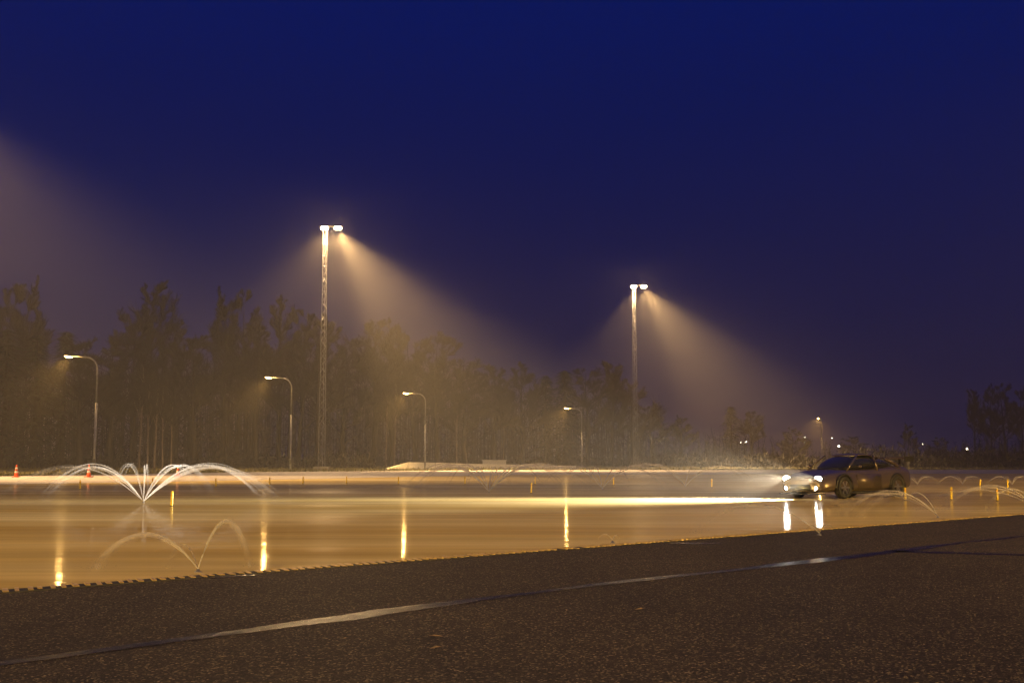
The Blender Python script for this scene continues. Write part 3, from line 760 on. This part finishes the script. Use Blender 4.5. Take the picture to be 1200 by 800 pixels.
for s in (1, -1):
    mb = MB()
    mb.tube([(0.95,s*0.70,0.80),(0.62,s*0.645,1.02),(0.28,s*0.565,1.23)], 0.025, 6); mb.build('front_pillar', PAINT, car, True)
    mb = MB(); mb.tube([(-0.45,s*0.755,0.80),(-0.52,s*0.565,1.23)], 0.032, 6); mb.build('door_pillar', PAINT, car, True)
    mb = MB(); mb.tube([(-1.82,s*0.60,0.87),(-1.50,s*0.60,1.00),(-1.15,s*0.545,1.13)], 0.05, 6); mb.build('rear_pillar', PAINT, car, True)
    mb = MB(); mb.box(-0.50,0.66,s*0.845-0.012,s*0.845+0.014,0.27,0.70); d = finish(mb.build('door', PAINT, car),0,0.01)
    mb = MB(); mb.box(-0.40,-0.24,s*0.862-0.012,s*0.862+0.012,0.60,0.63); mb.build('handle', DARKTRIM, d)
    mb = MB(); mb.box(0.52,0.66,s*0.90-0.09,s*0.90+0.07,0.86,0.97); finish(mb.build('wing_mirror', PAINT, car),1)
    mb = MB(); mb.box(-0.95,0.95,s*0.80-0.05,s*0.80+0.06,0.13,0.20); finish(mb.build('side_skirt', DARKTRIM, car),0,0.01)
    # headlamp and lower lamp
    Mx = Matrix.Translation((2.055, s*0.56, 0.565)) @ Matrix.Rotation(R(90),4,'Y') @ Matrix.Rotation(R(0),4,'X')
    mb = MB(); mb.lathe([(0.10,-0.10),(0.115,0.03),(0.105,0.045)], 16, Mx @ Matrix.Diagonal((0.75,1.25,1,1))); h = mb.build('headlight', DARKTRIM, car, True)
    mb = MB(); mb.lathe([(0.0,0.06),(0.06,0.056),(0.105,0.04)], 16, Mx @ Matrix.Diagonal((0.75,1.25,1,1))); mb.build('lens', LENS_HEAD, h, True)
    Mx = Matrix.Translation((2.15, s*0.52, 0.30)) @ Matrix.Rotation(R(90),4,'Y')
    mb = MB(); mb.lathe([(0.05,-0.08),(0.058,0.02)], 12, Mx); h = mb.build('fog_light', DARKTRIM, car, True)
    mb = MB(); mb.lathe([(0.0,0.03),(0.052,0.018)], 12, Mx); mb.build('lens', LENS_HEAD, h, True)
    mb = MB(); mb.box(-2.17,-2.10,s*0.56-0.13,s*0.56+0.13,0.66,0.76); finish(mb.build('tail_light', TAIL, car),0,0.01)
    mb = MB(); mb.box(-1.98,-1.90,s*0.50-0.015,s*0.50+0.015,0.80,1.135); mb.build('wing_strut', DARKTRIM, car)
    spot('headlight_beam', car, (2.20, s*0.56, 0.565), (1.0, -0.62, -0.015), R(5.5), P_HEAD*0.8, (1.0,0.90,0.76), 1.0, 0.05)
    spot('headlight_spread', car, (2.20, s*0.56, 0.57), (1.0, -0.35, -0.09), R(32), P_HEAD*0.55, (1.0,0.88,0.70), 0.8, 0.05)
    for wx in (1.28, -1.28):
        Mw = Matrix.Translation((wx, s*0.80, 0.315)) @ Matrix.Rotation(R(90)*-s,4,'X')
        w = thing('wheel', (0,0,0)); w.parent = car
        mb = MB(); mb.lathe([(0.20,-0.10),(0.295,-0.10),(0.315,-0.07),(0.315,0.07),(0.295,0.10),(0.215,0.10),(0.205,0.06)], 28, Mw); mb.build('tyre', BLACKP, w, True)
        mb = MB(); mb.lathe([(0.215,0.095),(0.205,0.05),(0.19,0.02)], 28, Mw)
        for q in range(6):
            Mq = Mw @ Matrix.Rotation(R(60*q),4,'Z'); mb.box(0.02,0.205,-0.022,0.022,0.04,0.075,Mq)
        mb.lathe([(0.0,0.085),(0.045,0.08),(0.05,0.04)], 14, Mw); mb.build('rim', RIM, w, False)
        mb = MB(); mb.lathe([(0.0,0.0),(0.20,0.0)], 20, Mw); mb.build('brake_disc', DARKTRIM, w)
        mb = MB()
        pts = [(wx+0.375*math.cos(R(a)), s*0.862, 0.315+0.375*math.sin(R(a))) for a in range(-10,191,20)]
        mb.tube(pts, 0.035, 6); mb.build('wheel_arch', DARKTRIM, car, True)
mb = MB(); mb.box(-2.18,-1.80,-0.80,0.80,1.13,1.165); mb.box(-2.20,-2.16,-0.80,0.80,1.145,1.195); finish(mb.build('rear_wing', PAINT, car),0,0.006)
mb = MB(); mb.box(-2.22,-1.76,0.80,0.82,1.06,1.21); mb.box(-2.22,-1.76,-0.82,-0.80,1.06,1.21); mb.build('wing_end_plates', DARKTRIM, car)
mb = MB(); mb.box(2.10,2.235,-0.36,0.36,0.24,0.40); finish(mb.build('grille', DARKTRIM, car),0,0.01)
mb = MB(); mb.box(1.95,2.28,-0.70,0.70,0.12,0.15); finish(mb.build('front_splitter', DARKTRIM, car),0,0.006)
mb = MB(); mb.box(-2.20,-2.14,-0.22,0.22,0.44,0.56); mb.build('rear_plate', WHITEB, car)

# ------------------------------------------------------------------ trees
def branch(mb, p, d, L, r, depth, tw, spread=0.5, up=0.25, rng=random):
    n = 4; pts = [p]; rr = [r]; q = p.copy(); dd = d.copy()
    for i in range(n):
        dd = (dd + Vector((rng.uniform(-1,1), rng.uniform(-1,1), rng.uniform(-.5,1)*up))*0.16).normalized()
        q = q + dd * (L/n); pts.append(q.copy()); rr.append(r*(1-0.8*(i+1)/n))
    mb.tube(pts, rr, 5 if depth == 0 else 3, False)
    nb = 6 if depth == 0 else 5
    for k in range(nb):
        f = rng.uniform(0.25, 1.0); idx = min(n-1, int(f*n)); s = pts[idx].lerp(pts[idx+1], f*n-idx) if idx < n else pts[-1]
        nd = (dd + Vector((rng.uniform(-1,1), rng.uniform(-1,1), rng.uniform(-.3,.8)))*spread*1.5).normalized()
        if depth < 1: branch(mb if depth < 0 else tw, s, nd, L*rng.uniform(.4,.6), r*0.42, depth+1, tw, spread, up, rng)
        else:
            for _ in range(8):
                nd2 = (nd + Vector((rng.uniform(-1,1), rng.uniform(-1,1), rng.uniform(-.4,.9)))*0.55).normalized()
                e = s + nd2 * L*rng.uniform(.35,.75); w = nd2.cross(Vector((rng.uniform(-1,1),rng.uniform(-1,1),rng.uniform(-1,1)))).normalized()*0.019
                tw.tri(s-w, s+w, e)
                for _ in range(3):
                    m = s.lerp(e, rng.uniform(.3,.9)); e2 = m + (nd2+Vector((rng.uniform(-1,1),rng.uniform(-1,1),rng.uniform(-.5,1)))*0.7).normalized()*L*0.28
                    tw.tri(m-w*0.7, m+w*0.7, e2)
def tree_meshes(seed, spread, limb_from, bark):
    rng = random.Random(seed); H = 10.0
    mb = MB(); tw = MB(); p = Vector((0,0,-0.2)); pts = [p.copy()]; rr = [0.22]
    lean = Vector((rng.uniform(-.05,.05), rng.uniform(-.05,.05), 0))
    N = 9
    for i in range(N):
        p = p + Vector((rng.uniform(-.1,.1)+lean.x, rng.uniform(-.1,.1)+lean.y, (H+0.2)/N)); pts.append(p.copy()); rr.append(max(0.02, 0.22*(1-(i+1)/N)**0.85))
    mb.tube(pts, rr, 7)
    for k in range(15):
        f = limb_from + (0.96-limb_from)*k/14; idx = min(N-1, int(f*N)); s = pts[idx].lerp(pts[idx+1], f*N-idx)
        a = k*2.4 + rng.uniform(-.4,.4)
        d = Vector((math.cos(a)*spread, math.sin(a)*spread, rng.uniform(.45,1.1))).normalized()
        branch(mb, s, d, (1.25-f)*3.4*rng.uniform(.75,1.2), 0.07*(1.2-f), 0, tw, rng=rng)
    return mb.mesh('trunk', bark, True), tw.mesh('crown', TWIG)
def conifer_meshes(seed):
    rng = random.Random(seed); mb = MB(); mb.tube([(0,0,-.2),(0.05,0,5),(0,0,10)], [0.2,0.12,0.02], 7); tw = MB()
    for i in range(1300):
        f = rng.random()**0.8; z = 1.0 + 9.0*f; a = rng.uniform(0, 6.28)
        rad = (1-f)**0.8*2.3*(0.75+0.25*math.sin(a*3+seed+z*2.2)) + 0.12
        r = rad*math.sqrt(rng.random())
        c = Vector((math.cos(a)*r, math.sin(a)*r, z - r*0.28)); o = Vector((math.cos(a), math.sin(a), -0.35)).normalized()
        s = Vector((-o.y, o.x, rng.uniform(-.3,.3)))*rng.uniform(.05,.13); e = c + o*rng.uniform(.3,.7)
        tw.quad(c-s, c+s, e+s*0.3, e-s*0.3)
    return mb.mesh('trunk', BARK, True), tw.mesh('crown', NEEDLE)
kinds = {'bare': [tree_meshes(s, sp, lf, BARK) for s, sp, lf in ((1,.75,.22),(2,.95,.25),(3,.6,.3),(4,1.1,.2),(5,.5,.35))],
         'birch': [tree_meshes(s, .45, .45, BIRCH) for s in (11,12,13)],
         'fir': [conifer_meshes(s) for s in (21,22)]}
def plant_tree(kind, px, top, Y, wide, label, i):
    if 550 < px < 790: Y += 26
    base = along(px, 549, Y); z0 = 0.1; tp = along(px, top, Y)
    H = tp.z - z0; t, c = kinds[kind][i % len(kinds[kind])]
    name = {'bare':'bare_tree','birch':'birch_tree','fir':'fir_tree'}[kind]
    r = thing(name, (base.x, Y, z0), label, 'tree', 'trees of the misty wood', rz=random.uniform(0,6.28))
    k = H/10.0; r.scale = (k*wide, k*wide, k)
    for nm, me in (('trunk', t), ('crown', c)):
        o = bpy.data.objects.new(nm, me); COL.objects.link(o); o.parent = r
random.seed(12)
trees = [
 ('bare',-70,330,175,.8,'tall bare tree out past the left edge of the picture'), ('bare',8,340,190,.7,'tall bare tree at the very left edge, far left of the first lamp'),
 ('bare',24,346,185,.7,'tall slender bare tree left of the leftmost lamp head, beside the leftmost cone'), ('fir',2,385,165,1.2,'dark dense fir at the left edge above the first cone'),
 ('fir',38,392,165,1.3,'dark fir just left of the leftmost lamp head'), ('fir',72,388,170,1.1,'dark rounded fir behind the leftmost lamp head'),
 ('bare',92,402,165,1.3,'broad bare tree right behind the leftmost lamp pole'), ('bare',128,405,170,1.3,'low broad bare tree right of the leftmost lamp pole'),
 ('bare',156,372,185,.8,'slim bare tree left of the tallest in the left wood'), ('bare',176,345,195,.8,'tallest bare tree of the left wood, between first and second lamps'),
 ('bare',200,385,180,.9,'bare tree immediately right of the tallest in the left wood'), ('bare',226,398,175,1.2,'low bare tree midway between the first and second lamps'),
 ('bare',262,358,192,.7,'tall bare tree left of the second lamp head, thinner of the two'), ('bare',276,352,196,.7,'tall bare tree left of the second lamp head, taller of the two'),
 ('bare',300,392,180,1.1,'bare tree directly behind the second lamp head'), ('bare',326,356,200,.8,'tall bare tree above the second lamp arm'),
 ('bare',350,366,195,.8,'bare tree right above the second lamp pole'), ('bare',372,385,185,.9,'bare tree behind the nearer mast'),
 ('bare',402,402,195,1.1,'lower bare tree just right of the nearer mast'), ('bare',436,386,200,1.0,'rounded bare tree right of the nearer mast'),
 ('bare',458,384,205,1.0,'tall rounded bare tree left of the third lamp head'), ('bare',486,398,205,1.0,'bare tree behind the third lamp head'),
 ('bare',512,403,205,1.1,'bare tree right of the third lamp pole'), ('bare',545,428,210,1.2,'bare tree above the central fountain'),
 ('bare',578,436,215,1.3,'low bare tree above the white cabin'), ('bare',612,430,215,1.2,'bare tree right of the white cabin'),
 ('fir',640,440,225,1.3,'dark dense tree left of the fourth lamp head'), ('fir',662,434,225,1.4,'dark domed tree directly behind the fourth lamp head'),
 ('bare',690,438,225,1.2,'bare tree right of the fourth lamp pole'), ('bare',716,432,228,1.1,'bare tree just left of the right mast'),
 ('bare',742,450,232,1.1,'bare tree behind the right mast'), ('bare',765,478,240,1.3,'lower bare tree just right of the right mast'),
 ('bare',800,492,300,1.4,'low faint tree above the cluster of distant lamps'), ('fir',858,476,310,1.4,'lone domed dark tree between right mast and last lamp'),
 ('bare',880,486,310,1.3,'bare tree right of the lone domed tree'), ('bare',930,503,330,1.6,'low faint tree left of the last lamp head'),
 ('bare',1000,512,330,1.7,'low faint tree right of the last lamp'), ('bare',1066,500,300,1.0,'upright faint tree standing over the far right wood'),
 ('bare',1100,514,300,1.5,'low bare tree left of the tall right group'), ('bare',1142,462,260,.7,'tall thin bare tree, left of the group at the right edge'),
 ('bare',1163,455,260,.7,'tall thin bare tree, second of the group at the right edge'), ('bare',1180,452,258,.8,'tallest bare tree of the group at the right edge'),
 ('bare',1199,462,260,.8,'tall bare tree cut by the right edge'), ('bare',1250,455,260,.9,'tall bare tree out past the right edge'),
 ('birch',163,430,158,.6,'pale thin birch stem, first of the clump left of the second lamp'), ('birch',172,450,157,.55,'pale birch stem, second of the clump left of the second lamp'),
 ('birch',181,440,158,.6,'pale birch stem in the middle of the clump left of the second lamp'), ('birch',190,455,156,.5,'leaning pale birch stem of the clump left of the second lamp'),
 ('birch',200,470,156,.5,'shortest pale birch stem of the clump left of the second lamp'), ('birch',452,455,196,.6,'pale birch stem behind the sloping wall end'),
 ('birch',462,450,197,.6,'pale birch stem left of the third lamp pole'), ('birch',535,465,200,.6,'pale birch stem over the wall right of the third lamp'),
 ('birch',590,470,232,.6,'pale birch stem behind the white cabin')]
for i, (kd, px, top, Y, wd_, lab) in enumerate(trees): plant_tree(kd, px, top, Y, wd_, lab, i)

# the wood behind reads as one mass: trunks and twig haze, joined
rng = random.Random(5); mb = MB()
prof = [(-250,400),(0,392),(60,402),(110,416),(150,408),(230,408),(300,402),(380,402),(450,408),(520,420),(600,445),(700,452),(745,470),(780,498),(860,500),(960,514),(1060,516),(1120,508),(1200,500),(1450,490)]
def top_of(px):
    for (a, ya), (b, yb) in zip(prof, prof[1:]):
        if a <= px <= b: return ya + (yb-ya)*(px-a)/(b-a)
    return 500
for i in range(1500):
    px = rng.uniform(-250, 1450); far = px > 740
    Y = rng.uniform(258, 340) if not far else rng.uniform(290, 380)
    if px < 300: Y = rng.uniform(185, 280)
    tp = along(px, top_of(px)+rng.uniform(0,50)**0.9, Y); b = Vector((tp.x, Y, 0.0)); H = max(1.5, tp.z)
    mb.tube([b, b+Vector((rng.uniform(-.6,.6),rng.uniform(-.6,.6),H*0.6)), b+Vector((rng.uniform(-1,1),rng.uniform(-1,1),H))], [0.15,0.09,0.02], 4, False)
    for _ in range(75):
        f = rng.uniform(.02,1); s = b + Vector((0,0,H*f)); a = rng.uniform(0,6.28); L = H*0.20*(1.2-f)
        c = s + Vector((math.cos(a),math.sin(a),rng.uniform(.1,.9)))*L*rng.uniform(.2,1)
        e = c + Vector((rng.uniform(-1,1),rng.uniform(-1,1),rng.uniform(0,1)))*L*0.7; w = Vector((rng.uniform(-1,1),rng.uniform(-1,1),rng.uniform(-1,1))).normalized()*0.08
        mb.tri(c-w, c+w, e)
tag(mb.build('far_woods', TWIG), 'dark mass of bare woodland filling the space behind the single trees', 'woods', kind='stuff')
# undergrowth at the foot of the wood
mb = MB()
for i in range(48000):
    px = rng.uniform(-250, 1450)
    Y = rng.uniform(165, 225) if px < 440 else (rng.uniform(246, 285) if px < 790 else rng.uniform(180, 300))
    hmax = 540 - 534 if px < 400 else (8 if px < 900 else 14)
    hh_ = rng.uniform(0.2, 1.0)**0.7 * (1.6 + 1.2*(0.5+0.5*math.sin(px*0.05)) + (1.2 if px > 980 else 0))
    b = along(px, 549, Y); b.z = 0.05
    s = Vector((rng.uniform(-1,1), rng.uniform(-1,1), rng.uniform(-.2,.2)))*0.13; zz = rng.uniform(0, hh_)
    c = b + Vector((0,0,zz)); e = c + Vector((rng.uniform(-.6,.6), rng.uniform(-.6,.6), rng.uniform(.2,.9)))
    mb.tri(c-s, c+s, e)
tag(mb.build('undergrowth', SCRUB), 'low scrub and brambles along the foot of the wood', 'undergrowth', kind='stuff')

# ------------------------------------------------------------------ haze
hz = bpy.data.materials.new('night_mist'); hz.use_nodes = True
nt = hz.node_tree; nt.nodes.clear(); ho = nt.nodes.new('ShaderNodeOutputMaterial'); pv = nt.nodes.new('ShaderNodeVolumePrincipled')
pv.inputs['Color'].default_value = (0.95, 0.88, 0.74, 1); pv.inputs['Density'].default_value = HAZE; pv.inputs['Anisotropy'].default_value = 0.35
nt.links.new(pv.outputs[0], ho.inputs['Volume'])
mb = MB(); mb.box(-1510,1510,-310,1510,-1.2,33.0)
tag(mb.build('haze', hz), 'thin night mist over the whole pan, lit by the lamps', 'haze', kind='stuff')
